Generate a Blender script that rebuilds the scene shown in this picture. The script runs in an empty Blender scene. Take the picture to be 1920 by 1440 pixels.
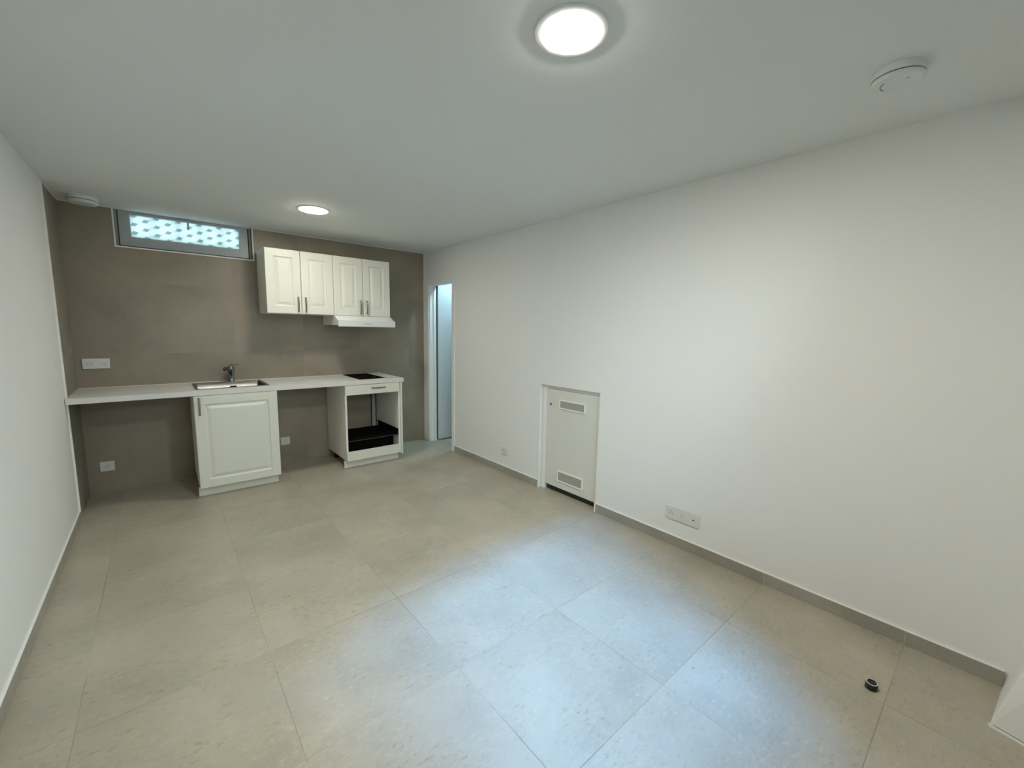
import bpy, bmesh, math, random
from mathutils import Vector, Matrix
random.seed(4)
S = bpy.context.scene
COL = S.collection

# ------------------------------------------------------------------ camera
F_PX = 778.68
YAW, PITCH, ROLL = map(math.radians, (-40.327, -7.359, 1.056))
CAM = Vector((0.5311, -4.7834, 1.4312))
fw = Vector((-math.sin(YAW)*math.cos(PITCH), math.cos(YAW)*math.cos(PITCH), math.sin(PITCH)))
rt = Vector((math.cos(YAW), math.sin(YAW), 0))
up = rt.cross(fw)
rt2 = rt*math.cos(ROLL) + up*math.sin(ROLL)
up2 = -rt*math.sin(ROLL) + up*math.cos(ROLL)
cd = bpy.data.cameras.new('camera')
cd.sensor_fit = 'HORIZONTAL'; cd.sensor_width = 36.0
cd.lens = 36.0*F_PX/1920.0
cd.clip_start = 0.02
cam = bpy.data.objects.new('camera', cd); COL.objects.link(cam)
m = Matrix((rt2, up2, -fw)).transposed().to_4x4(); m.translation = CAM
cam.matrix_world = m
S.camera = cam

# ------------------------------------------------------------------ view, world, light levels
S.view_settings.view_transform = 'Standard'
S.view_settings.look = 'None'
S.view_settings.gamma = 1.0
S.view_settings.use_curve_mapping = False
S.view_settings.exposure = 0.08
S.cycles.use_denoising = True
S.cycles.max_bounces = 12
S.cycles.diffuse_bounces = 8
S.cycles.sample_clamp_indirect = 6.0
S.cycles.caustics_reflective = False
S.cycles.caustics_refractive = False
SKY = (0.42, 0.50, 0.56); SKY_STRENGTH = 40.0
LAMP = (1.0, 0.96, 0.86); LAMP_FRONT = 352.0; LAMP_KITCHEN = 124.0
COOL = (0.50, 0.82, 1.0); LAMP_BEYOND = 135.0
w = bpy.data.worlds.new('overcast_daylight'); S.world = w; w.use_nodes = True
bg = w.node_tree.nodes['Background']
bg.inputs[0].default_value = (*SKY, 1); bg.inputs[1].default_value = SKY_STRENGTH

# added broad blue sun lamp for the floor patch, standing in for bright sky
SUN_STRENGTH = 275.0
sl = bpy.data.lights.new('added_blue_sun', 'SUN'); sl.energy = SUN_STRENGTH; sl.color = (0.11, 0.42, 1.0); sl.angle = math.radians(48)
so = bpy.data.objects.new('added_blue_sun', sl); COL.objects.link(so)
so.location = (1.0, -7.0, 5.0)
so.rotation_euler = Vector((0.18, 0.525, -1.0)).to_track_quat('-Z', 'Y').to_euler()

# room measures (metres): X along the kitchen wall, -Y towards the camera
W, H = 3.115, 2.358
YF = -5.10          # inner face of the wall behind the camera
CT, CTH = 0.90, 0.0404

# portal that only steers the sky sampling through the glazed opening
pl = bpy.data.lights.new('daylight_portal', 'AREA'); pl.shape = 'RECTANGLE'
pl.size = 1.45; pl.size_y = 2.22; pl.cycles.is_portal = True
po = bpy.data.objects.new('daylight_portal', pl); COL.objects.link(po)
po.location = (1.625, -5.37, 1.10); po.rotation_euler = (math.radians(90), 0, 0)

# ------------------------------------------------------------------ materials
class NT:
    def __init__(s, name):
        s.m = bpy.data.materials.new(name); s.m.use_nodes = True
        s.t = s.m.node_tree; s.b = s.t.nodes['Principled BSDF']; s.out = s.t.nodes['Material Output']
    def n(s, typ, **kw):
        nd = s.t.nodes.new(typ)
        for k, v in kw.items(): setattr(nd, k, v)
        return nd
    def l(s, a, b): s.t.links.new(a, b)
    def math(s, op, a, b=None, c=None, clamp=False):
        nd = s.n('ShaderNodeMath', operation=op); nd.use_clamp = clamp
        for i, v in enumerate((a, b, c)):
            if v is None: continue
            if isinstance(v, (int, float)): nd.inputs[i].default_value = v
            else: s.l(v, nd.inputs[i])
        return nd.outputs[0]
    def ramp(s, fac, lo, hi, a=0.0, b=1.0):
        nd = s.n('ShaderNodeMapRange'); s.l(fac, nd.inputs[0])
        for i, v in zip((1, 2, 3, 4), (lo, hi, a, b)): nd.inputs[i].default_value = v
        return nd.outputs[0]
    def noise(s, vec, scale, detail=3, rough=0.5):
        nd = s.n('ShaderNodeTexNoise'); nd.inputs['Scale'].default_value = scale
        nd.inputs['Detail'].default_value = detail; nd.inputs['Roughness'].default_value = rough
        s.l(vec, nd.inputs['Vector']); return nd.outputs[0]
    def mix(s, fac, a, b, blend='MIX'):
        nd = s.n('ShaderNodeMix', data_type='RGBA', blend_type=blend)
        if isinstance(fac, (int, float)): nd.inputs[0].default_value = fac
        else: s.l(fac, nd.inputs[0])
        for i, v in ((6, a), (7, b)):
            if isinstance(v, tuple): nd.inputs[i].default_value = (*v, 1)
            else: s.l(v, nd.inputs[i])
        return nd.outputs[2]

def plain(name, col, rough=0.5, metal=0.0, spec=0.5, var=0.03, scale=8, bump=0.0):
    a = NT(name); g = a.n('ShaderNodeNewGeometry').outputs['Position']
    f = a.noise(g, scale, 3)
    lo = tuple(c*(1-var) for c in col); hi = tuple(min(1, c*(1+var)) for c in col)
    a.l(a.mix(f, lo, hi), a.b.inputs['Base Color'])
    a.l(a.ramp(f, 0.2, 0.8, rough*0.92, min(1, rough*1.08)), a.b.inputs['Roughness'])
    a.b.inputs['Metallic'].default_value = metal
    a.b.inputs['Specular IOR Level'].default_value = spec
    if bump:
        b = a.n('ShaderNodeBump'); b.inputs['Strength'].default_value = bump; b.inputs['Distance'].default_value = 0.001
        a.l(a.noise(g, 260, 2), b.inputs['Height']); a.l(b.outputs[0], a.b.inputs['Normal'])
    return a.m

def tile_mat(name, col, ax, off, grout_w, rough, grout, var=0.05, speck=0.3):
    """stone-look porcelain in 60 cm tiles; ax = the two position axes of the grid, off = joint positions"""
    a = NT(name); g = a.n('ShaderNodeNewGeometry').outputs['Position']
    sp = a.n('ShaderNodeSeparateXYZ'); a.l(g, sp.inputs[0])
    ids = []; dist = []
    for k, o in zip(ax, off):
        u = a.math('DIVIDE', a.math('SUBTRACT', sp.outputs[k], o), 0.6)
        ids.append(a.math('FLOOR', u))
        fr = a.math('FRACT', u)
        dist.append(a.math('MULTIPLY', a.math('MINIMUM', fr, a.math('SUBTRACT', 1.0, fr)), 0.6))
    d = a.math('MINIMUM', dist[0], dist[1])
    cb = a.n('ShaderNodeCombineXYZ'); a.l(ids[0], cb.inputs[0]); a.l(ids[1], cb.inputs[1])
    wn = a.n('ShaderNodeTexWhiteNoise', noise_dimensions='3D'); a.l(cb.outputs[0], wn.inputs[0])
    # each tile shows its own piece of the stone pattern
    sc = a.n('ShaderNodeVectorMath', operation='SCALE'); a.l(wn.outputs['Color'], sc.inputs[0]); sc.inputs['Scale'].default_value = 9.0
    ad = a.n('ShaderNodeVectorMath', operation='ADD'); a.l(g, ad.inputs[0]); a.l(sc.outputs[0], ad.inputs[1])
    v = ad.outputs[0]
    cloud = a.noise(v, 2.6, 4, 0.55)
    patch = a.noise(v, 9.0, 5, 0.62)
    fine = a.noise(v, 70, 3, 0.6)
    lo = tuple(c*0.84 for c in col); hi = tuple(c*1.15 for c in col)
    warm = (col[0]*1.05, col[1]*0.99, col[2]*0.92)
    c = a.mix(a.ramp(cloud, 0.3, 0.7), lo, hi)
    c = a.mix(a.ramp(patch, 0.42, 0.68, 0, 0.55), c, warm)
    tint = a.ramp(wn.outputs['Value'], 0, 1, 1-var, 1+var)
    cc = a.n('ShaderNodeCombineXYZ')
    for i in range(3): a.l(tint, cc.inputs[i])
    c = a.mix(1.0, c, cc.outputs[0], 'MULTIPLY')
    # brush marks and pores
    mp = a.n('ShaderNodeMapping'); a.l(v, mp.inputs[0]); mp.inputs['Scale'].default_value = (1.0, 1.9, 1.6)
    st = a.noise(mp.outputs[0], 34, 5, 0.7)
    c = a.mix(a.math('MULTIPLY', a.ramp(st, 0.56, 0.66, 0, speck), a.ramp(a.noise(v, 4.5, 3), 0.40, 0.60, 0.15, 1.0)), c, tuple(x*0.50 for x in col))
    dots = a.noise(mp.outputs[0], 120, 2, 0.5)
    c = a.mix(a.math('MULTIPLY', a.ramp(dots, 0.66, 0.72, 0, 0.7), a.ramp(a.noise(v, 7, 3), 0.45, 0.65)), c, tuple(x*0.35 for x in col))
    c = a.mix(a.ramp(st, 0.44, 0.34, 0, speck*0.8), c, tuple(min(1, x*1.32) for x in col))
    c = a.mix(a.ramp(fine, 0.66, 0.74, 0, 0.35), c, tuple(x*0.6 for x in col))
    # grout: thin, partly darkened, fading in and out along the joint
    gm = a.math('LESS_THAN', d, grout_w)
    gs = a.ramp(a.noise(g, 2.2, 2), 0.38, 0.62, 0.12, 0.85)
    c = a.mix(a.math('MULTIPLY', gm, gs), c, grout)
    a.l(c, a.b.inputs['Base Color'])
    a.l(a.ramp(patch, 0.3, 0.7, rough*0.85, rough*1.2), a.b.inputs['Roughness'])
    a.b.inputs['Specular IOR Level'].default_value = 0.5
    b = a.n('ShaderNodeBump'); b.inputs['Strength'].default_value = 0.25; b.inputs['Distance'].default_value = 0.001
    hgt = a.math('MULTIPLY', fine, 0.4)
    a.l(hgt, b.inputs['Height']); a.l(b.outputs[0], a.b.inputs['Normal'])
    return a.m

def emit(name, col, strength):
    a = NT(name); a.b.inputs['Base Color'].default_value = (0.9, 0.9, 0.88, 1)
    a.b.inputs['Emission Color'].default_value = (*col, 1); a.b.inputs['Emission Strength'].default_value = strength
    return a.m

def film_mat():
    """frosted pane with a printed film of small staggered rhombs"""
    a = NT('patterned_privacy_glass'); g = a.n('ShaderNodeNewGeometry').outputs['Position']
    sp = a.n('ShaderNodeSeparateXYZ'); a.l(g, sp.inputs[0])
    DX, DZ = 0.074, 0.0695
    u = a.math('DIVIDE', a.math('SUBTRACT', sp.outputs[0], 0.40), DX)
    cu = a.math('FLOOR', u); fu = a.math('SUBTRACT', a.math('FRACT', u), 0.5)
    v = a.math('ADD', a.math('DIVIDE', sp.outputs[2], DZ), a.math('MULTIPLY', cu, 0.5))
    v = a.math('SUBTRACT', v, a.math('MULTIPLY', fu, 0.35))
    fv = a.math('SUBTRACT', a.math('FRACT', v), 0.5)
    fx = a.math('ADD', fu, a.math('MULTIPLY', fv, 0.35))
    r = a.math('ADD', a.math('DIVIDE', a.math('ABSOLUTE', fx), 0.36), a.math('DIVIDE', a.math('ABSOLUTE', fv), 0.25))
    rh = a.ramp(r, 0.92, 1.06, 1, 0)
    ln = a.ramp(a.math('ABSOLUTE', a.math('SUBTRACT', fv, a.math('MULTIPLY', fu, 0.2))), 0.0, 0.05, 0.5, 0)
    mk = a.math('MAXIMUM', rh, ln)
    col = a.mix(mk, (0.27, 0.30, 0.29), (0.14, 0.175, 0.175))
    tr = a.n('ShaderNodeBsdfTranslucent'); a.l(col, tr.inputs[0])
    gl = a.n('ShaderNodeBsdfGlossy'); gl.inputs['Roughness'].default_value = 0.25
    mx = a.n('ShaderNodeMixShader'); mx.inputs[0].default_value = 0.05
    a.l(tr.outputs[0], mx.inputs[1]); a.l(gl.outputs[0], mx.inputs[2]); a.l(mx.outputs[0], a.out.inputs[0])
    return a.m

def clear_glass():
    a = NT('clear_glass')
    t = a.n('ShaderNodeBsdfTransparent'); t.inputs[0].default_value = (0.93, 0.97, 0.96, 1)
    gl = a.n('ShaderNodeBsdfGlossy'); gl.inputs['Roughness'].default_value = 0.02
    fr = a.n('ShaderNodeFresnel'); fr.inputs[0].default_value = 1.45
    mx = a.n('ShaderNodeMixShader'); a.l(fr.outputs[0], mx.inputs[0]); a.l(t.outputs[0], mx.inputs[1]); a.l(gl.outputs[0], mx.inputs[2])
    a.l(mx.outputs[0], a.out.inputs[0]); return a.m

def grille_mat():
    """white pressed mesh with rows of small dark holes"""
    a = NT('perforated_grille'); g = a.n('ShaderNodeNewGeometry').outputs['Position']
    sp = a.n('ShaderNodeSeparateXYZ'); a.l(g, sp.inputs[0])
    P = 0.0105
    y = a.math('DIVIDE', sp.outputs[1], P); z = a.math('DIVIDE', sp.outputs[2], P*0.8)
    y = a.math('ADD', y, a.math('MULTIPLY', a.math('FLOOR', z), 0.5))
    fy = a.math('SUBTRACT', a.math('FRACT', y), 0.5); fz = a.math('MULTIPLY', a.math('SUBTRACT', a.math('FRACT', z), 0.5), 0.8)
    d = a.math('SQRT', a.math('ADD', a.math('MULTIPLY', fy, fy), a.math('MULTIPLY', fz, fz)))
    k = a.ramp(d, 0.24, 0.33, 1, 0)
    a.l(a.mix(k, (0.50, 0.48, 0.43), (0.03, 0.028, 0.025)), a.b.inputs['Base Color'])
    a.b.inputs['Roughness'].default_value = 0.5
    return a.m

M = dict(
    paint=plain('white_wall_paint', (0.76, 0.765, 0.75), 0.75, var=0.02, scale=1.5, bump=0.05, spec=0.25),
    ceil=plain('white_ceiling_paint', (0.75, 0.765, 0.75), 0.85, var=0.02, scale=1.2, spec=0.2),
    floor=tile_mat('floor_tiles', (0.385, 0.352, 0.280), (0, 1), (0.21, -2.83), 0.0014, 0.36, (0.17, 0.15, 0.12), 0.03, 0.5),
    base=tile_mat('skirting_tiles', (0.33, 0.315, 0.275), (0, 1), (0.21, -2.83), 0.0012, 0.4, (0.6, 0.58, 0.52), 0.06),
    wtile=tile_mat('wall_tiles', (0.265, 0.222, 0.165), (0, 2), (0.494, 1.178), 0.0012, 0.42, (0.30, 0.27, 0.22), 0.05, 0.22),
    wtile_side=tile_mat('wall_tiles_side', (0.235, 0.215, 0.175), (1, 2), (-0.6, 1.178), 0.0013, 0.42, (0.30, 0.28, 0.24), 0.02, 0.22),
    joint=plain('white_joint', (0.78, 0.77, 0.73), 0.6),
    door=plain('white_door_paint', (0.58, 0.60, 0.60), 0.42, var=0.015),
    hatch=plain('white_hatch_paint', (0.66, 0.65, 0.60), 0.45, var=0.02),
    frame=plain('white_casing_paint', (0.78, 0.78, 0.76), 0.45, var=0.015),
    pvc=plain('grey_window_profile', (0.38, 0.40, 0.40), 0.35, var=0.01),
    gap_dark=plain('dark_gap_fill', (0.03, 0.03, 0.03), 0.7),  # near-black fill for shaded gaps, slots and holes
    cab=plain('ivory_cabinet_foil', (0.69, 0.69, 0.61), 0.33, var=0.015),
    carc=plain('white_cabinet_board', (0.78, 0.77, 0.72), 0.45, var=0.01),
    plinth=plain('plinth_foil', (0.66, 0.64, 0.56), 0.45, var=0.02),
    top=plain('pale_stone_worktop', (0.66, 0.655, 0.62), 0.38, var=0.14, scale=90),
    steel=plain('brushed_steel', (0.15, 0.145, 0.135), 0.22, metal=1.0, var=0.04, scale=30),
    chrome=plain('chrome', (0.24, 0.24, 0.235), 0.14, metal=1.0),
    pewter=plain('pewter_handle', (0.22, 0.21, 0.19), 0.38, metal=0.9, var=0.08, scale=60),
    hood=plain('white_enamel', (0.68, 0.695, 0.70), 0.3, var=0.01),
    filt=plain('hood_filter', (0.20, 0.20, 0.18), 0.5, var=0.1, scale=60),
    hob=plain('black_ceramic_glass', (0.010, 0.009, 0.008), 0.3, var=0.02, spec=0.0),
    black=plain('black_plastic', (0.014, 0.014, 0.014), 0.5),
    shelf=plain('black_tray_and_shade', (0.008, 0.008, 0.007), 0.6, spec=0.0),
    plastic=plain('white_socket_plastic', (0.66, 0.655, 0.62), 0.32, var=0.01),
    det=plain('white_detector_plastic', (0.70, 0.72, 0.71), 0.45, var=0.01),
    rubber=plain('black_rubber', (0.012, 0.012, 0.013), 0.45),
    grille=grille_mat(), film=film_mat(), glass=clear_glass(),
    duct=plain('grey_trunking', (0.42, 0.40, 0.34), 0.5),
    paving=plain('grey_paving', (0.16, 0.155, 0.145), 0.85, var=0.1, scale=5),
    sky_block=plain('dark_green_sky_block', (0.035, 0.045, 0.035), 0.9, var=0.3, scale=12),
    lamp1=emit('lamp_diffuser_front', LAMP, LAMP_FRONT), lamp2=emit('lamp_diffuser_kitchen', LAMP, LAMP_KITCHEN),
    lamp3=emit('lamp_diffuser_cool', COOL, LAMP_BEYOND),
)

# ------------------------------------------------------------------ mesh helpers
def box(bm, x0, x1, y0, y1, z0, z1, bev=0.0):
    r = bmesh.ops.create_cube(bm, size=1.0)
    vs = r['verts']
    bmesh.ops.scale(bm, vec=(abs(x1-x0), abs(y1-y0), abs(z1-z0)), verts=vs)
    bmesh.ops.translate(bm, vec=((x0+x1)/2, (y0+y1)/2, (z0+z1)/2), verts=vs)
    if bev:
        es = list({e for v in vs for e in v.link_edges})
        bmesh.ops.bevel(bm, geom=es, offset=bev, segments=2, profile=0.6, affect='EDGES')
    return bm

def lathe(bm, prof, c, axis='Z', seg=40, sign=1):
    """prof: (radius, height) pairs revolved about an axis through c"""
    rings = []
    for r, h in prof:
        ring = []
        for i in range(seg):
            a = 2*math.pi*i/seg; p, q = r*math.cos(a), r*math.sin(a)
            if axis == 'Z': co = (c[0]+p, c[1]+q, c[2]+h*sign)
            elif axis == 'Y': co = (c[0]+p, c[1]+h*sign, c[2]+q)
            else: co = (c[0]+h*sign, c[1]+p, c[2]+q)
            ring.append(bm.verts.new(co))
        rings.append(ring)
    for a, b in zip(rings, rings[1:]):
        for i in range(seg):
            bm.faces.new((a[i], a[(i+1) % seg], b[(i+1) % seg], b[i]))
    for ring in (rings[0], rings[-1]):
        bm.faces.new(ring)
    return bm

def tube(bm, pts, r, seg=10, caps=True):
    pts = [Vector(p) for p in pts]
    rad = r if isinstance(r, (list, tuple)) else [r]*len(pts)
    rings = []; prev = None
    for i, p in enumerate(pts):
        t = (pts[min(i+1, len(pts)-1)] - pts[max(i-1, 0)]).normalized()
        ref = prev if prev is not None else (Vector((0, 0, 1)) if abs(t.z) < 0.9 else Vector((1, 0, 0)))
        n = (ref - t*ref.dot(t)).normalized(); prev = n
        b = t.cross(n)
        rings.append([bm.verts.new(p + (n*math.cos(2*math.pi*k/seg) + b*math.sin(2*math.pi*k/seg))*rad[i]) for k in range(seg)])
    for a, b in zip(rings, rings[1:]):
        for i in range(seg):
            bm.faces.new((a[i], a[(i+1) % seg], b[(i+1) % seg], b[i]))
    if caps:
        bm.faces.new(rings[0]); bm.faces.new(rings[-1])
    return bm

def prism(bm, pts, z0, z1, axis='Z'):
    def co(p, h):
        return {'Z': (p[0], p[1], h), 'X': (h, p[0], p[1]), 'Y': (p[0], h, p[1])}[axis]
    a = [bm.verts.new(co(p, z0)) for p in pts]; b = [bm.verts.new(co(p, z1)) for p in pts]
    bm.faces.new(a); bm.faces.new(b[::-1])
    for i in range(len(pts)):
        j = (i+1) % len(pts); bm.faces.new((a[i], b[i], b[j], a[j]))
    return bm

def obj(name, bm, mat, parent=None, smooth=False):
    bmesh.ops.recalc_face_normals(bm, faces=bm.faces[:])
    me = bpy.data.meshes.new(name); bm.to_mesh(me); bm.free()
    if smooth:
        for p in me.polygons: p.use_smooth = True
        try: me.set_sharp_from_angle(angle=math.radians(35))
        except Exception: pass
    me.materials.append(mat if not isinstance(mat, str) else M[mat])
    o = bpy.data.objects.new(name, me); COL.objects.link(o)
    if parent:
        o.parent = parent
        o.matrix_parent_inverse = Matrix.Identity(4)
        o.location = -Vector(parent.location) if parent.type == 'EMPTY' and not parent.parent else (0, 0, 0)
    return o

def B(*a, **k): return box(bmesh.new(), *a, **k)

def thing(name, label, cat, loc, group=None):
    o = bpy.data.objects.new(name, None); o.empty_display_size = 0.1; COL.objects.link(o)
    o.location = loc; o['label'] = label; o['category'] = cat
    if group: o['group'] = group
    return o
def tag(o, label, cat, group=None):
    o['label'] = label; o['category'] = cat
    if group: o['group'] = group
    return o
def struct(name, bm=None, mat=None, loc=(0, 0, 0)):
    if bm is None:
        o = bpy.data.objects.new(name, None); COL.objects.link(o); o.location = loc
    else: o = obj(name, bm, mat)
    o['kind'] = 'structure'; return o
def dup(root, delta, label, group=None):
    r = root.copy(); COL.objects.link(r); r.location = root.location + Vector(delta); r['label'] = label
    if group: r['group'] = group
    for ch in list(root.children):
        c = ch.copy(); COL.objects.link(c); c.parent = r; c.matrix_parent_inverse = Matrix.Identity(4)
        for g in ch.children:
            d = g.copy(); COL.objects.link(d); d.parent = c; d.matrix_parent_inverse = Matrix.Identity(4)
    return r

# ------------------------------------------------------------------ setting
T = 0.20
DY0, DY1, DZ1 = -0.675, -0.125, 1.972       # clear doorway in the right wall
AY0, AY1, AZ1 = -2.800, -2.131, 0.960       # recess of the access door
bm = bmesh.new()
box(bm, -T, 4.9, YF-0.25, 0.14, -0.15, 0.0)
struct('floor', bm, 'floor')
bm = bmesh.new(); box(bm, -T, 4.9, YF-0.25, 0.5, H, H+0.15)
struct('ceiling', bm, 'ceil')
# left wall
bm = bmesh.new(); box(bm, -T, 0, YF-0.25, 0.14, 0, H)
struct('wall_left', bm, 'paint')
# back wall with the window hole (carries the tile cladding on its face)
WX0, WX1, WZ0 = 0.318, 1.278, 2.062
bm = bmesh.new()
box(bm, 0, WX0, 0, 0.14, 0, H); box(bm, WX1, W+0.1, 0, 0.14, 0, H); box(bm, WX0, WX1, 0, 0.14, 0, WZ0)
struct('wall_back', bm, 'wtile')
bm = bmesh.new(); box(bm, 0, 0.004, -0.553, 0, 0, H-0.004)
o = struct('trim_1', bm, 'wtile_side')
# white joints round the tiled surfaces
bm = bmesh.new()
box(bm, 0.0, 0.010, -0.563, -0.552, 0.0, H)
struct('trim_2', bm, 'joint')
bm = bmesh.new()
box(bm, 0.004, WX0-0.012, -0.004, 0, H-0.006, H); box(bm, WX1+0.012, W, -0.004, 0, H-0.006, H)
box(bm, 0.004, 0.008, -0.552, 0, H-0.006, H)
box(bm, W-0.006, W, -0.005, 0, 2.02, H)
struct('trim_3', bm, 'joint')
# right wall: cells between the doorway and the access recess
TR = 0.10
bm = bmesh.new()
box(bm, W, W+TR, DY1, 0.0, 0, H)
box(bm, W, W+TR, DY0, DY1, DZ1, H)
box(bm, W, W+TR, AY1, DY0, 0, H)
box(bm, W, W+TR, AY0, AY1, AZ1, H)
box(bm, W+0.06, W+TR, AY0, AY1, 0, AZ1)
box(bm, W, W+TR, YF-0.25, AY0, 0, H)
struct('wall_right', bm, 'paint')
# wall behind the camera: left stretch, lintel, and the slightly skewed return at the right
OX0, OX1, OZ = 0.90, 2.35, 2.20
bm = bmesh.new()
box(bm, 0, OX0, YF-0.25, YF, 0, H); box(bm, OX0, OX1, YF-0.25, YF, OZ, H); box(bm, OX1, W, YF-0.25, YF, 0, H)
struct('wall_front', bm, 'paint')
def loft(bm, rings):
    rr = [[bm.verts.new(p) for p in ring] for ring in rings]
    for a, b in zip(rr, rr[1:]):
        for k in range(len(a)): bm.faces.new((a[k], a[(k+1) % len(a)], b[(k+1) % len(a)], b[k]))
    bm.faces.new(rr[0]); bm.faces.new(rr[-1]); return bm
# its foot is battered: the lowest half metre leans back a little
low = [(W, -4.932), (2.809, -4.902), (2.762, YF), (W, YF)]
mid = [(W, -4.996), (2.809, -5.000), (2.762, YF), (W, YF)]
struct('wall_front_return', loft(bmesh.new(), [[(*p, z) for p in q] for q, z in ((low, 0), (mid, 0.5), (mid, H))]), 'paint')
lo2 = [(2.8095, -4.903), (2.7975, -4.906), (2.751, YF), (2.762, YF)]
mi2 = [(2.8095, -5.001), (2.7975, -5.004), (2.751, YF), (2.762, YF)]
struct('trim_4', loft(bmesh.new(), [[(*p, z) for p in q] for q, z in ((lo2, 0.013), (mi2, 0.5), (mi2, H))]), 'paint')
bm = bmesh.new()
prism(bm, [(2.8095, -4.897), (2.794, -4.901), (2.745, YF), (2.762, YF)], 0.0, 0.007)
struct('trim_5', bm, 'frame')

# baseboards
bm = bmesh.new()
box(bm, W-0.010, W, -2.131, -0.722, 0, 0.068); box(bm, W-0.010, W, -4.930, -2.812, 0, 0.068)
struct('baseboard_right', bm, 'base')
bm = bmesh.new(); box(bm, W-0.010, W, -2.131, -0.722, 0.068, 0.0712); box(bm, W-0.010, W, -4.930, -2.812, 0.068, 0.0712)
struct('trim_6', bm, 'joint')
bm = bmesh.new(); box(bm, 0, 0.010, YF, -0.564, 0, 0.068)
struct('baseboard_left', bm, 'base')
bm = bmesh.new(); box(bm, 0, 0.010, YF, -0.564, 0.068, 0.0712)
struct('trim_7', bm, 'joint')

# unseen yard outside the glazed door; wall added so only steep skylight comes in
bm = bmesh.new(); box(bm, -3.0, 6.0, -7.2, -7.0, 0, 2.2); box(bm, -3.2, -3.0, -7.2, YF-0.25, 0, 2.2); box(bm, 6.0, 6.2, -7.2, YF-0.25, 0, 2.2)
struct('wall_sky_block', bm, 'sky_block')
struct('floor_yard', box(bmesh.new(), -3.2, 6.2, -7.2, YF-0.25, -0.15, -0.01), 'paving')
# room beyond the doorway
bm = bmesh.new(); box(bm, 4.7, 4.8, -2.0, 0.1, 0, H); struct('wall_beyond_right', bm, 'paint')
bm = bmesh.new(); box(bm, W+TR, 4.7, 0.0, 0.1, 0, H); struct('wall_beyond_back', bm, 'paint')
bm = bmesh.new(); box(bm, W+TR, 4.7, -2.1, -2.0, 0, H); struct('wall_beyond_front', bm, 'paint')

# ---- doorway casing and open leaf
d1 = struct('door_1', loc=(W, -0.4, 0))
bm = bmesh.new()
x0, x1 = W-0.014, W+0.0
box(bm, x0, x1, -0.716, -0.668, 0, 2.022, 0.002)
box(bm, x0, x1, -0.134, -0.004, 0, 1.972+0.05, 0.002)
box(bm, x0, x1, -0.668, -0.134, 1.966, 2.022, 0.002)
obj('casing', bm, 'frame', d1)
bm = bmesh.new()
box(bm, W+0.0005, W+TR, DY0, DY0+0.012, 0, DZ1); box(bm, W+0.0005, W+TR, DY1-0.020, DY1, 0, DZ1)
box(bm, W+0.0005, W+TR, DY0+0.012, DY1-0.020, DZ1-0.010, DZ1)
box(bm, W+0.045, W+0.062, DY1-0.034, DY1-0.020, 0, DZ1-0.01)
obj('jamb', bm, 'frame', d1)
bm = bmesh.new(); box(bm, W+TR+0.004, W+TR+0.66, -0.165, -0.125, 0.012, 1.965, 0.0015)
leaf = obj('leaf', bm, 'door', d1)
bm = bmesh.new()
for z in (0.25, 1.0, 1.72):
    tube(bm, [(W+TR-0.004, -0.152, z-0.05), (W+TR-0.004, -0.152, z+0.05)], 0.0065, 12)
obj('hinge', bm, 'chrome', d1, True)
bm = bmesh.new(); box(bm, W+TR-0.012, W+TR+0.004, -0.146, -0.128, 0.01, 1.965)
obj('gap_shade_strip', bm, 'gap_dark', d1)  # dark strip stands in for the shade in the hinge gap

# ---- clerestory window above the kitchen
w1 = struct('window_1', loc=(0.8, 0, 2.062))
bm = bmesh.new()
tw = 0.011
box(bm, WX0-tw, WX0, -0.006, 0.008, WZ0-tw, H); box(bm, WX1, WX1+tw, -0.006, 0.008, WZ0-tw, H)
box(bm, WX0, WX1, -0.006, 0.008, WZ0-tw, WZ0)
obj('edge_profile', bm, 'joint', w1)
bm = bmesh.new()
fy = 0.062
for a_ in ((WX0, WX0+0.016, WZ0, H), (WX1-0.016, WX1, WZ0, H), (WX0, WX1, WZ0, WZ0+0.008)):
    box(bm, a_[0], a_[1], fy, 0.13, a_[2], a_[3])
obj('outer_frame', bm, 'pvc', w1)
bm = bmesh.new()
sx0, sx1, sz0, sz1 = WX0+0.022, WX1-0.026, WZ0+0.013, H-0.001
gx0, gx1, gz0, gz1 = 0.413, 1.183, 2.152, 2.334
fy0 = 0.050
box(bm, sx0, gx0, fy0, 0.11, sz0, sz1, 0.002); box(bm, gx1, sx1, fy0, 0.11, sz0, sz1, 0.002)
box(bm, gx0, gx1, fy0, 0.11, sz0, gz0, 0.002); box(bm, gx0, gx1, fy0, 0.11, gz1, sz1, 0.002)
obj('sash', bm, 'pvc', w1)
bm = bmesh.new(); box(bm, WX0+0.016, WX1-0.016, 0.078, 0.12, WZ0+0.006, WZ0+0.02); box(bm, WX0+0.014, WX0+0.024, 0.078, 0.12, WZ0, H); box(bm, WX1-0.028, WX1-0.014, 0.078, 0.12, WZ0, H)
obj('gap_shade_strip', bm, 'gap_dark', w1)  # dark strips stand in for shaded gaps between frame and sash
bm = bmesh.new(); box(bm, gx0-0.005, gx1+0.005, 0.072, 0.078, gz0-0.005, gz1+0.005)
obj('pane', bm, 'film', w1)
bm = bmesh.new()
box(bm, 0.768, 0.826, fy0-0.010, fy0, 2.337, 2.355, 0.003)
tube(bm, [(0.797, fy0-0.008, 2.346), (0.797, fy0-0.035, 2.346)], 0.008, 12)
box(bm, 0.791, 0.803, fy0-0.042, fy0-0.030, 2.262, 2.352, 0.003)
obj('window_handle', bm, 'pvc', w1)
bm = bmesh.new()
for x in (0.555, 0.725, 0.885, 1.045):
    tube(bm, [(x, 0.118, 2.062), (x, 0.118, 2.357)], 0.010, 10)
obj('security_bar', bm, 'pvc', w1)

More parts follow.
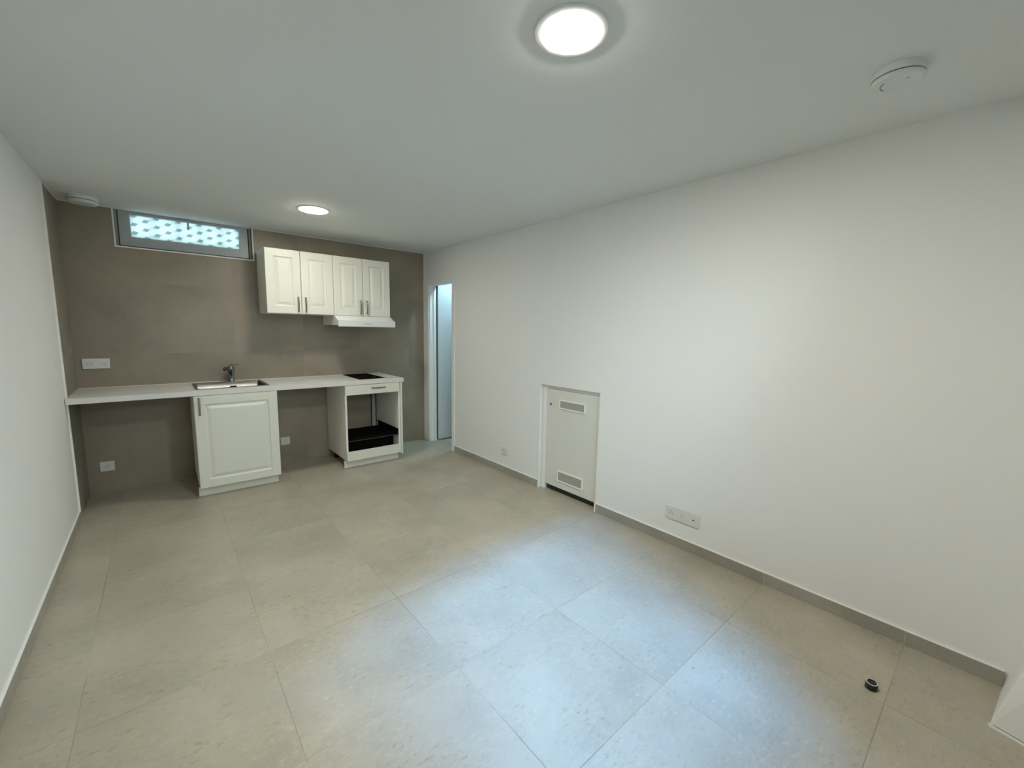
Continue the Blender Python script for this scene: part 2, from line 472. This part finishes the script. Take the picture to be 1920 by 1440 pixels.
# ---- glazed door behind the camera (the daylight source)
d2 = struct('door_2', loc=(1.625, YF-0.2, 0))
bm = bmesh.new()
ya, yb = YF-0.24, YF-0.18
box(bm, OX0, OX0+0.05, ya, yb, 0, OZ); box(bm, OX1-0.05, OX1, ya, yb, 0, OZ); box(bm, OX0+0.05, OX1-0.05, ya, yb, OZ-0.06, OZ)
box(bm, OX0+0.05, OX1-0.05, ya, yb, 0, 0.06); box(bm, 1.60, 1.65, ya, yb, 0.06, OZ-0.06)
obj('door_frame', bm, 'frame', d2)
bm = bmesh.new(); box(bm, OX0+0.05, 1.60, ya+0.027, ya+0.033, 0.06, OZ-0.06); box(bm, 1.65, OX1-0.05, ya+0.027, ya+0.033, 0.06, OZ-0.06)
obj('pane', bm, 'glass', d2)

# ------------------------------------------------------------------ ceiling lamps and detectors
def lamp(x, y, mat, label, rd, z=H, group=None):
    t = thing('ceiling_light', label, 'ceiling light', (x, y, z), group)
    bm = lathe(bmesh.new(), [(0.116, 0), (0.116, 0.004), (0.113, 0.007), (0.100, 0.0085), (rd+0.001, 0.0085), (rd+0.001, 0.003)], (x, y, z), sign=-1, seg=64)
    obj('rim', bm, 'hood', t, True)
    bm = lathe(bmesh.new(), [(rd, 0.0060), (rd, 0.0092), (rd-0.008, 0.0120), (0.05, 0.0135)], (x, y, z), sign=-1, seg=64)
    obj('diffuser', bm, mat, t, True)
    return t
lamp(1.577, -3.805, 'lamp1', 'round lit ceiling lamp nearest the camera with a wide pale rim', 0.088)
lamp(1.541, -1.112, 'lamp2', 'round lit ceiling lamp far from the camera, in front of the wall cabinets', 0.104)
lamp(3.445, -0.56, 'lamp3', 'cool white ceiling lamp inside the room beyond the doorway', 0.096)

def detector(x, y, r, hh, label, plate=0.0):
    t = thing('smoke_detector', label, 'smoke detector', (x, y, H))
    bm = lathe(bmesh.new(), [(r, 0), (r, 0.021), (r*0.985, 0.0235)], (x, y, H), sign=-1, seg=56)
    obj('mounting_base', bm, 'det', t, True)
    bm = lathe(bmesh.new(), [(r*0.90, 0.0235), (r*0.90, 0.0275)], (x, y, H), sign=-1, seg=56)
    obj('sensing_slot', bm, 'gap_dark', t)
    bm = lathe(bmesh.new(), [(r*0.975, 0.0275), (r*0.975, hh-0.008), (r*0.9, hh-0.002), (r*0.6, hh)], (x, y, H), sign=-1, seg=56)
    cv = obj('cover', bm, 'det', t, True)
    bm = lathe(bmesh.new(), [(0.0055, hh-0.001), (0.0055, hh+0.002), (0.004, hh+0.003)], (x-0.020, y-0.030, H), sign=-1, seg=16)
    obj('test_button', bm, 'plastic', cv)
    bm = bmesh.new()
    pts = [(x+0.045*math.cos(a), y+0.045*math.sin(a), H-hh-0.0002) for a in [math.radians(q) for q in range(60, 150, 9)]]
    tube(bm, pts, 0.0011, 6)
    obj('sound_slit', bm, 'gap_dark', cv)
    return t
detector(2.576, -4.437, 0.074, 0.042, 'white round smoke detector at the right of the ceiling above the long white wall')
detector(0.165, -0.215, 0.086, 0.050, 'white round smoke detector in the ceiling corner left of the small window')

# ------------------------------------------------------------------ handles, cabinets
def handle(p0, p1, out, parent, name='handle'):
    """bow handle with ball feet; p0/p1 feet centres, out = direction away from the front"""
    p0, p1, out = Vector(p0), Vector(p1), Vector(out)
    bm = bmesh.new(); d = (p1-p0)
    for p in (p0, p1):
        tube(bm, [p, p+out*0.010, p+out*0.018], [0.0055, 0.0040, 0.0075], 12)
        bmesh.ops.create_icosphere(bm, subdivisions=2, radius=0.0078, matrix=Matrix.Translation(p+out*0.020))
    pts = []; rad = []
    for i in range(13):
        s = i/12; pts.append(p0 + d*(0.02+0.96*s) + out*(0.020+0.009*math.sin(math.pi*s))); rad.append(0.0052+0.0016*math.sin(math.pi*s))
    tube(bm, pts, rad, 10)
    return obj(name, bm, 'pewter', parent, True)

def panel_front(x0, x1, z0, z1, y, thick=0.019, inset=0.068):
    """routed door front: outer frame, groove and raised field; front face at y"""
    bm = bmesh.new()
    prof = [(0.0, 0.0035), (0.0025, 0.0), (inset, 0.0), (inset+0.004, 0.006), (inset+0.013, 0.0085), (inset+0.036, 0.0025), (inset+0.040, 0.0015)]
    rings = []
    def ring(i, yy): return [bm.verts.new((a, yy, b)) for a, b in ((x0+i, z0+i), (x1-i, z0+i), (x1-i, z1-i), (x0+i, z1-i))]
    rings.append(ring(0, y+thick))
    for i, d in prof: rings.append(ring(i, y+d))
    for a, b in zip(rings, rings[1:]):
        for k in range(4): bm.faces.new((a[k], a[(k+1) % 4], b[(k+1) % 4], b[k]))
    bm.faces.new(rings[0]); bm.faces.new(rings[-1])
    return bm

# upper cabinets
UZ0, UZ1, UY = 1.5495, 2.1395, -0.3768
UX = 1.3076; UW = 0.594
def wall_cabinet(x0, label):
    t = thing('wall_cabinet', label, 'cabinet', (x0+UW/2, 0, UZ0), 'white wall cabinets')
    x1 = x0+UW-0.0006; yf = UY+0.0205
    bm = bmesh.new(); th = 0.018
    box(bm, x0, x0+th, yf, -0.001, UZ0, UZ1); box(bm, x1-th, x1, yf, -0.001, UZ0, UZ1)
    box(bm, x0+th, x1-th, yf, -0.001, UZ0, UZ0+th); box(bm, x0+th, x1-th, yf, -0.001, UZ1-th, UZ1)
    box(bm, x0+th, x1-th, -0.007, -0.001, UZ0+th, UZ1-th)
    obj('body', bm, 'carc', t)
    mid = (x0+x1)/2
    for a, b, hx in ((x0+0.0012, mid-0.0017, mid-0.032), (mid+0.0017, x1-0.0012, mid+0.034)):
        dr = obj('door', panel_front(a, b, UZ0+0.001, UZ1-0.001, UY), 'cab', t, False)
        h = handle((hx, UY, 1.704), (hx, UY, 1.576), (0, -1, 0), dr)
        h.location = (0, 0, 0)
    return t
wall_cabinet(UX, 'white two-door wall cabinet beside the small window, no hood below it')
wall_cabinet(UX+UW, 'white two-door wall cabinet directly above the extractor hood')

# extractor hood
t = thing('range_hood', 'white slim extractor hood under the right-hand wall cabinet', 'extractor hood', (2.19, 0, 1.438))
bm = prism(bmesh.new(), [(-0.001, 1.452), (-0.001, UZ0-0.001), (UY-0.012, UZ0-0.001), (-0.468, 1.506), (-0.502, 1.500), (-0.502, 1.440), (-0.492, 1.440), (-0.488, 1.452)], 1.899, 2.493, 'X')
hb = obj('body', bm, 'hood', t)
bm = bmesh.new(); box(bm, 1.93, 2.46, -0.45, -0.06, 1.438, 1.4515, 0.003)
obj('filter', bm, 'filt', t)
bm = bmesh.new()
pts = [(2.199+0.045*math.cos(a)+(0.022 if math.cos(a) > 0 else -0.022), 1.470+0.0095*math.sin(a)) for a in [2*math.pi*i/32 for i in range(32)]]
prism(bm, pts, -0.5045, -0.5015, 'Y')
cp = obj('control_panel', bm, 'det', t); cp['label'] = 'oval control strip'
for x in (2.168, 2.192, 2.222):
    bm = bmesh.new(); box(bm, x-0.009, x+0.009, -0.507, -0.504, 1.4655, 1.4745, 0.001)
    obj('switch', bm, 'duct', cp)

# base cabinets
BY = -0.6264; BZ0, BZ1 = 0.083, 0.856
SX = 0.7075
t = thing('sink_cabinet', 'ivory base cabinet with one wide door under the sink', 'cabinet', (SX+0.3, -0.3, 0))
x0, x1 = SX, SX+0.598
th = 0.018; yf = BY+0.0205
bm = bmesh.new()
box(bm, x0, x0+th, yf, -0.05, BZ0, 0.858); box(bm, x1-th, x1, yf, -0.05, BZ0, 0.858)
box(bm, x0+th, x1-th, yf, -0.05, BZ0, BZ0+th); box(bm, x0+th, x1-th, -0.066, -0.05, BZ0+th, 0.62)
box(bm, x0+th, x1-th, yf, yf+0.018, 0.80, 0.858)
obj('body', bm, 'carc', t)
dr = obj('door', panel_front(x0+0.001, x1-0.001, BZ0-0.001, BZ1-0.001, BY), 'cab', t)
handle((x0+0.035, BY, 0.838), (x0+0.035, BY, 0.706), (0, -1, 0), dr).location = (0, 0, 0)
obj('plinth', B(x0-0.008, x1-0.014, -0.560, -0.544, 0, 0.078), 'plinth', t)
for lx in (x0+0.06, x1-0.06):
    for ly in (-0.50, -0.10):
        obj('leg', lathe(bmesh.new(), [(0.028, 0), (0.028, 0.008), (0.017, 0.012), (0.017, 0.070), (0.026, 0.076), (0.026, 0.083)], (lx, ly, 0), seg=20), 'black', t, True)

OX = 1.901
t = thing('oven_cabinet', 'ivory open oven housing cabinet with a drawer front under the hob', 'cabinet', (OX+0.3, -0.3, 0))
x0, x1 = OX, OX+0.581
bm = bmesh.new()
box(bm, x0, x0+th, yf-0.004, -0.02, BZ0, 0.858); box(bm, x1-th, x1, yf-0.004, -0.02, BZ0, 0.858)
box(bm, x0+th, x1-th, yf, -0.02, BZ0, BZ0+th)
box(bm, x0+th, x1-th, yf+0.001, yf+0.045, 0.842, 0.858)
obj('body', bm, 'carc', t)
obj('end_panel', B(x1+0.0015, OX+0.602, BY, -0.02, 0.066, 0.858, 0.0008), 'cab', t)
dw = obj('drawer_front', B(x0+0.0005, x1-0.012, BY, BY+0.019, 0.758, 0.855, 0.0015), 'cab', t)
hh = (x0+x1)/2+0.000
handle((hh-0.020, BY, 0.818), (hh+0.112, BY, 0.818), (0, -1, 0), dw).location = (0, 0, 0)
obj('bottom_rail', B(x0+0.0005, x1-0.002, BY, BY+0.019, BZ0-0.001, 0.178, 0.0015), 'cab', t)
obj('plinth', B(x0-0.010, x1-0.006, -0.560, -0.544, 0, 0.076), 'plinth', t)
for lx in (x0+0.06, x1-0.06):
    for ly in (-0.50, -0.10):
        obj('leg', lathe(bmesh.new(), [(0.028, 0), (0.028, 0.008), (0.017, 0.012), (0.017, 0.070), (0.026, 0.076), (0.026, 0.083)], (lx, ly, 0), seg=20), 'black', t, True)
bm = bmesh.new()
box(bm, x0+th+0.001, x1-th-0.001, -0.600, -0.055, 0.278, 0.281)
box(bm, x1-th-0.004, x1-th-0.001, -0.600, -0.055, 0.281, 0.345)
box(bm, x0+th+0.001, x1-th-0.001, -0.470, -0.467, 0.102, 0.278)  # black sheets stand in for the shade and dark back below the shelf
box(bm, x0+th+0.001, x1-th-0.001, -0.588, -0.470, 0.1015, 0.1035)
sh = obj('shelf', bm, 'shelf', t); sh['label'] = 'black metal oven shelf with turned-up side, dark sheets for shade below'
obj('shelf_edge', B(x0+th+0.001, x1-th-0.001, -0.603, -0.600, 0.2775, 0.2825), 'steel', sh).location = (0, 0, 0)

# cable trunking and cables visible through the open cabinet
tag(obj('cable_trunking', B(2.409, 2.446, -0.016, -0.0005, 0.262, 0.840, 0.002), 'duct'), 'narrow grey cable trunking on the tiles behind the open oven cabinet', 'cable trunking')
bm = tube(bmesh.new(), [(2.4015+0.002*math.sin(i*1.1), -0.010, 0.84-i*0.0365) for i in range(17)], 0.0048, 8)
tag(obj('power_cable', bm, 'black', None, True), 'dark cable running down just left of the trunking behind the oven cabinet', 'cable')
bm = tube(bmesh.new(), [(2.4535+0.0035*math.sin(i*1.9), -0.011-0.004*math.cos(i*1.3), 0.84-i*0.036) for i in range(17)], 0.0034, 8)
tag(obj('power_cable', bm, 'black', None, True), 'dark wavy cable running down along the right edge of the trunking', 'cable')
bm = bmesh.new()
tube(bm, [(2.335, -0.03, 0.855), (2.332, -0.034, 0.80), (2.322, -0.036, 0.74), (2.316, -0.034, 0.69)], 0.0035, 8)
tube(bm, [(2.300, -0.03, 0.855), (2.302, -0.036, 0.80), (2.310, -0.040, 0.755)], 0.0025, 8)
tag(obj('cable_end', bm, 'black', None, True), 'short loose cable tail hanging below the hob inside the oven cabinet', 'cable')

# worktop with the sink cut-out
SL, SR, SB, SF = 0.748, 1.252, -0.118, -0.520
bm = bmesh.new(); z0, z1 = CT-CTH, CT; XE = 2.526; YW = -0.6228
yb_ = -0.0005
box(bm, 0.0045, SL, YW, yb_, z0, z1); box(bm, SR, XE, YW, yb_, z0, z1)
box(bm, SL, SR, YW, SF, z0, z1); box(bm, SL, SR, SB, yb_, z0, z1)
bmesh.ops.remove_doubles(bm, verts=bm.verts[:], dist=1e-5)
wt = tag(obj('worktop', bm, 'top'), 'long pale stone-look kitchen worktop with sink and hob set in', 'worktop')
obj('edge_joint', B(0.0045, XE, -0.004, -0.0005, CT, CT+0.003), 'joint', wt)

# sink
t = thing('sink', 'rectangular stainless steel sink set in the worktop', 'sink', (1.0, -0.3, CT))
bm = bmesh.new()
def rect(x0, x1, y0, y1, z, r, n=6):
    out = []
    for cx, cy, a0 in ((x1-r, y1-r, 0), (x0+r, y1-r, 90), (x0+r, y0+r, 180), (x1-r, y0+r, 270)):
        for i in range(n+1):
            a = math.radians(a0+90*i/n); out.append(bm.verts.new((cx+r*math.cos(a), cy+r*math.sin(a), z)))
    return out
E0 = CT+0.0003
rs = [rect(0.728, 1.268, -0.540, -0.062, E0, 0.012), rect(0.728, 1.268, -0.540, -0.062, E0+0.0022, 0.012),
      rect(0.750, 1.250, -0.518, -0.120, E0+0.0022, 0.012), rect(0.754, 1.246, -0.514, -0.124, E0-0.004, 0.012),
      rect(0.760, 1.240, -0.508, -0.130, CT-0.140, 0.022), rect(0.775, 1.225, -0.493, -0.145, CT-0.150, 0.022),
      rect(0.96, 1.04, -0.36, -0.28, CT-0.153, 0.03)]
for a, b in zip(rs, rs[1:]):
    for i in range(len(a)): bm.faces.new((a[i], a[(i+1) % len(a)], b[(i+1) % len(a)], b[i]))
bm.faces.new(rs[-1])
obj('basin', bm, 'steel', t, True)
bm = lathe(bmesh.new(), [(0.040, 0.0), (0.040, 0.003), (0.030, 0.004), (0.028, 0.001)], (1.0, -0.32, CT-0.1525), seg=32)
obj('drain', bm, 'chrome', t, True)
ov = obj('overflow', B(1.010, 1.062, -0.137, -0.131, CT-0.050, CT-0.034, 0.002), 'hob', t); ov['label'] = 'dark overflow slot'
# tap
t = thing('faucet', 'chrome mixer tap standing behind the sink', 'tap', (1.030, -0.088, CT+0.0026))
zb = CT+0.0026
bm = lathe(bmesh.new(), [(0.027, 0), (0.027, 0.006), (0.025, 0.010), (0.0235, 0.03), (0.0245, 0.10), (0.027, 0.112), (0.027, 0.135), (0.020, 0.145), (0.006, 0.149)], (1.030, -0.088, zb), seg=32)
obj('tap_body', bm, 'chrome', t, True)
pts = [(1.024, -0.098, zb+0.088), (1.008, -0.130, zb+0.112), (0.990, -0.170, zb+0.130), (0.976, -0.205, zb+0.140), (0.968, -0.226, zb+0.138), (0.965, -0.236, zb+0.126)]
obj('spout', tube(bmesh.new(), pts, [0.014, 0.0125, 0.0115, 0.011, 0.0115, 0.012], 16), 'chrome', t, True)
obj('lever', tube(bmesh.new(), [(1.030, -0.088, zb+0.140), (1.036, -0.086, zb+0.157), (1.060, -0.082, zb+0.160), (1.098, -0.076, zb+0.163)], [0.010, 0.0075, 0.0045, 0.0038], 12), 'chrome', t, True)

# hob
t = thing('hob', 'black glass two-zone hob set in the right end of the worktop', 'hob', (2.22, -0.28, CT))
obj('glass_plate', B(2.078, 2.352, -0.534, -0.030, CT+0.0003, CT+0.0055, 0.0015), 'hob', t)
for cy, r in ((-0.165, 0.072), (-0.375, 0.090)):
    bm = bmesh.new(); seg = 48
    a = [bm.verts.new((2.215+r*math.cos(2*math.pi*i/seg), cy+r*math.sin(2*math.pi*i/seg), CT+0.0058)) for i in range(seg)]
    b = [bm.verts.new((2.215+(r-0.0015)*math.cos(2*math.pi*i/seg), cy+(r-0.0015)*math.sin(2*math.pi*i/seg), CT+0.0058)) for i in range(seg)]
    for i in range(seg): bm.faces.new((a[i], a[(i+1) % seg], b[(i+1) % seg], b[i]))
    obj('cooking_zone', bm, 'filt', t)

# ------------------------------------------------------------------ sockets
def socket_plate(wall, u0, u1, z0, z1, kinds, label):
    """wall 'back' (faces -Y, u = x) or 'right' (faces -X, u = y)"""
    cu, cz = (u0+u1)/2, (z0+z1)/2
    def bx(bm, a0, a1, d0, d1, b0, b1, bev=0):
        if wall == 'back': box(bm, a0, a1, -d1, -d0, b0, b1, bev)
        else: box(bm, W-d1, W-d0, a0, a1, b0, b1, bev)
    def cyl(prof, u, z, seg=28):
        bm = bmesh.new()
        return lathe(bm, prof, (u, 0, z), 'Y', seg, -1) if wall == 'back' else lathe(bm, prof, (W, u, z), 'X', seg, -1)
    t = thing('power_socket', label, 'socket', (cu, 0, cz) if wall == 'back' else (W, cu, cz))
    bm = bmesh.new(); bx(bm, min(u0, u1), max(u0, u1), 0.0005, 0.010, z0, z1, 0.0025)
    obj('plate', bm, 'plastic', t, False)
    n = len(kinds); sgn = 1 if wall == 'back' else -1     # left to right as seen
    left, wd = (min(u0, u1), abs(u1-u0)) if wall == 'back' else (max(u0, u1), abs(u1-u0))
    for i, k in enumerate(kinds):
        u = left + sgn*wd*(i+0.5)/n
        # raised collar with a sunken round well
        c = obj('socket_outlet' if k == 's' else 'aerial_outlet',
                cyl([(0.0225, 0.0098), (0.0225, 0.0125), (0.0205, 0.0130), (0.0190, 0.0125), (0.0185, 0.0108), (0.0180, 0.0104)], u, cz), 'plastic', t, True)
        if k == 's':
            for s in (-1, 1):
                obj('contact_hole', cyl([(0.0028, 0.0103), (0.0028, 0.0108)], u+s*0.0095, cz-0.004, 12), 'gap_dark', c).location = (0, 0, 0)
            obj('earth_pin', cyl([(0.0027, 0.0103), (0.0027, 0.0125), (0.0018, 0.0135)], u, cz+0.010, 12), 'pewter', c).location = (0, 0, 0)
        else:
            obj('aerial_jack', cyl([(0.0050, 0.0103), (0.0050, 0.0118)], u+sgn*0.001, cz, 16), 'gap_dark', c).location = (0, 0, 0)
    return t
socket_plate('back', 0.045, 0.207, 1.058, 1.141, 'ss', 'white double power socket on the tiles above the left end of the worktop')
socket_plate('back', 0.080, 0.170, 0.191, 0.273, 's', 'single white socket low on the tiles in the leftmost gap under the worktop')
socket_plate('back', 1.430, 1.516, 0.194, 0.276, 's', 'single white socket low on the tiles between the two base cabinets')
socket_plate('right', -3.404, -3.636, 0.182, 0.271, 'ssa', 'triple white wall plate with two sockets and an aerial outlet, right wall')
socket_plate('right', -1.602, -1.692, 0.190, 0.265, 's', 'single white socket low on the right wall between doorway and access door')

# ------------------------------------------------------------------ access door in the right wall
t = thing('access_door', 'low white service door with two grilles set in the right wall', 'access door', (W, -2.46, 0))
bm = bmesh.new()
xr = W+0.030     # frame face sits back from the wall plane
box(bm, xr, W+0.059, AY1-0.058, AY1-0.001, 0, AZ1-0.001, 0.0015)
box(bm, xr, W+0.059, AY0+0.001, AY0+0.036, 0, AZ1-0.001, 0.0015)
box(bm, xr, W+0.059, AY0+0.036, AY1-0.058, AZ1-0.030, AZ1-0.001, 0.0015)
obj('frame', bm, 'frame', t)
bm = bmesh.new()
box(bm, W-0.004, W+0.021, AY1-0.010, AY1-0.0005, 0, AZ1-0.001); box(bm, W-0.012, W+0.021, AY0-0.010, AY0+0.004, 0, 0.075)
obj('reveal_strip', bm, 'frame', t)
lf = obj('leaf', B(W+0.033, W+0.050, AY0+0.039, AY1-0.061, 0.052, AZ1-0.034, 0.001), 'hatch', t)
bm = lathe(bmesh.new(), [(0.010, 0), (0.010, 0.004), (0.007, 0.006), (0.006, 0.012)], (W+0.0335, -2.240, 0.790), 'X', 20, -1)
obj('lock', bm, 'pewter', lf, True).location = (0, 0, 0)
for z0, z1 in ((0.764, 0.846), (0.113, 0.213)):
    bm = bmesh.new(); ya, yb = -2.636, -2.344; xf0, xf1 = W+0.024, W+0.0335; fr = 0.012
    box(bm, xf0, xf1, ya, ya+fr, z0, z1, 0.0015); box(bm, xf0, xf1, yb-fr, yb, z0, z1, 0.0015)
    box(bm, xf0, xf1, ya+fr, yb-fr, z0, z0+fr, 0.0015); box(bm, xf0, xf1, ya+fr, yb-fr, z1-fr, z1, 0.0015)
    g = obj('grille_frame', bm, 'frame', lf); g.location = (0, 0, 0)
    obj('grille_mesh', B(W+0.0290, W+0.0325, ya+fr, yb-fr, z0+fr, z1-fr), 'grille', lf).location = (0, 0, 0)
obj('gap_shade_sheet', B(W+0.0565, W+0.0585, AY0+0.039, AY1-0.061, 0.001, 0.06), 'black', t)  # black sheet added to darken the gap under the leaf

# ------------------------------------------------------------------ door stop lying on the floor
cx, cy = 2.668, -4.582
t = thing('door_stop', 'small round black rubber door stop on the floor by the right wall', 'door stop', (cx, cy, 0))
bm = lathe(bmesh.new(), [(0.0215, 0.0), (0.0215, 0.004), (0.019, 0.005), (0.018, 0.0052)], (cx, cy, 0), seg=36)
fl = obj('base_ring', bm, 'steel', t, True); fl['label'] = 'pale base ring'
bm = lathe(bmesh.new(), [(0.0195, 0.0053), (0.0205, 0.008), (0.0205, 0.022), (0.019, 0.025)], (cx, cy, 0), seg=36)
obj('rubber_body', bm, 'rubber', t, True)
bm = lathe(bmesh.new(), [(0.0188, 0.0251), (0.0188, 0.0262), (0.0158, 0.0262), (0.0158, 0.0251)], (cx, cy, 0), seg=36)
obj('top_ring', bm, 'joint', t, True)
bm = lathe(bmesh.new(), [(0.0156, 0.0251), (0.0156, 0.0285), (0.0125, 0.0295), (0.0115, 0.0262), (0.0, 0.0258)][:4], (cx, cy, 0), seg=36)
obj('rubber_cap', bm, 'rubber', t, True)
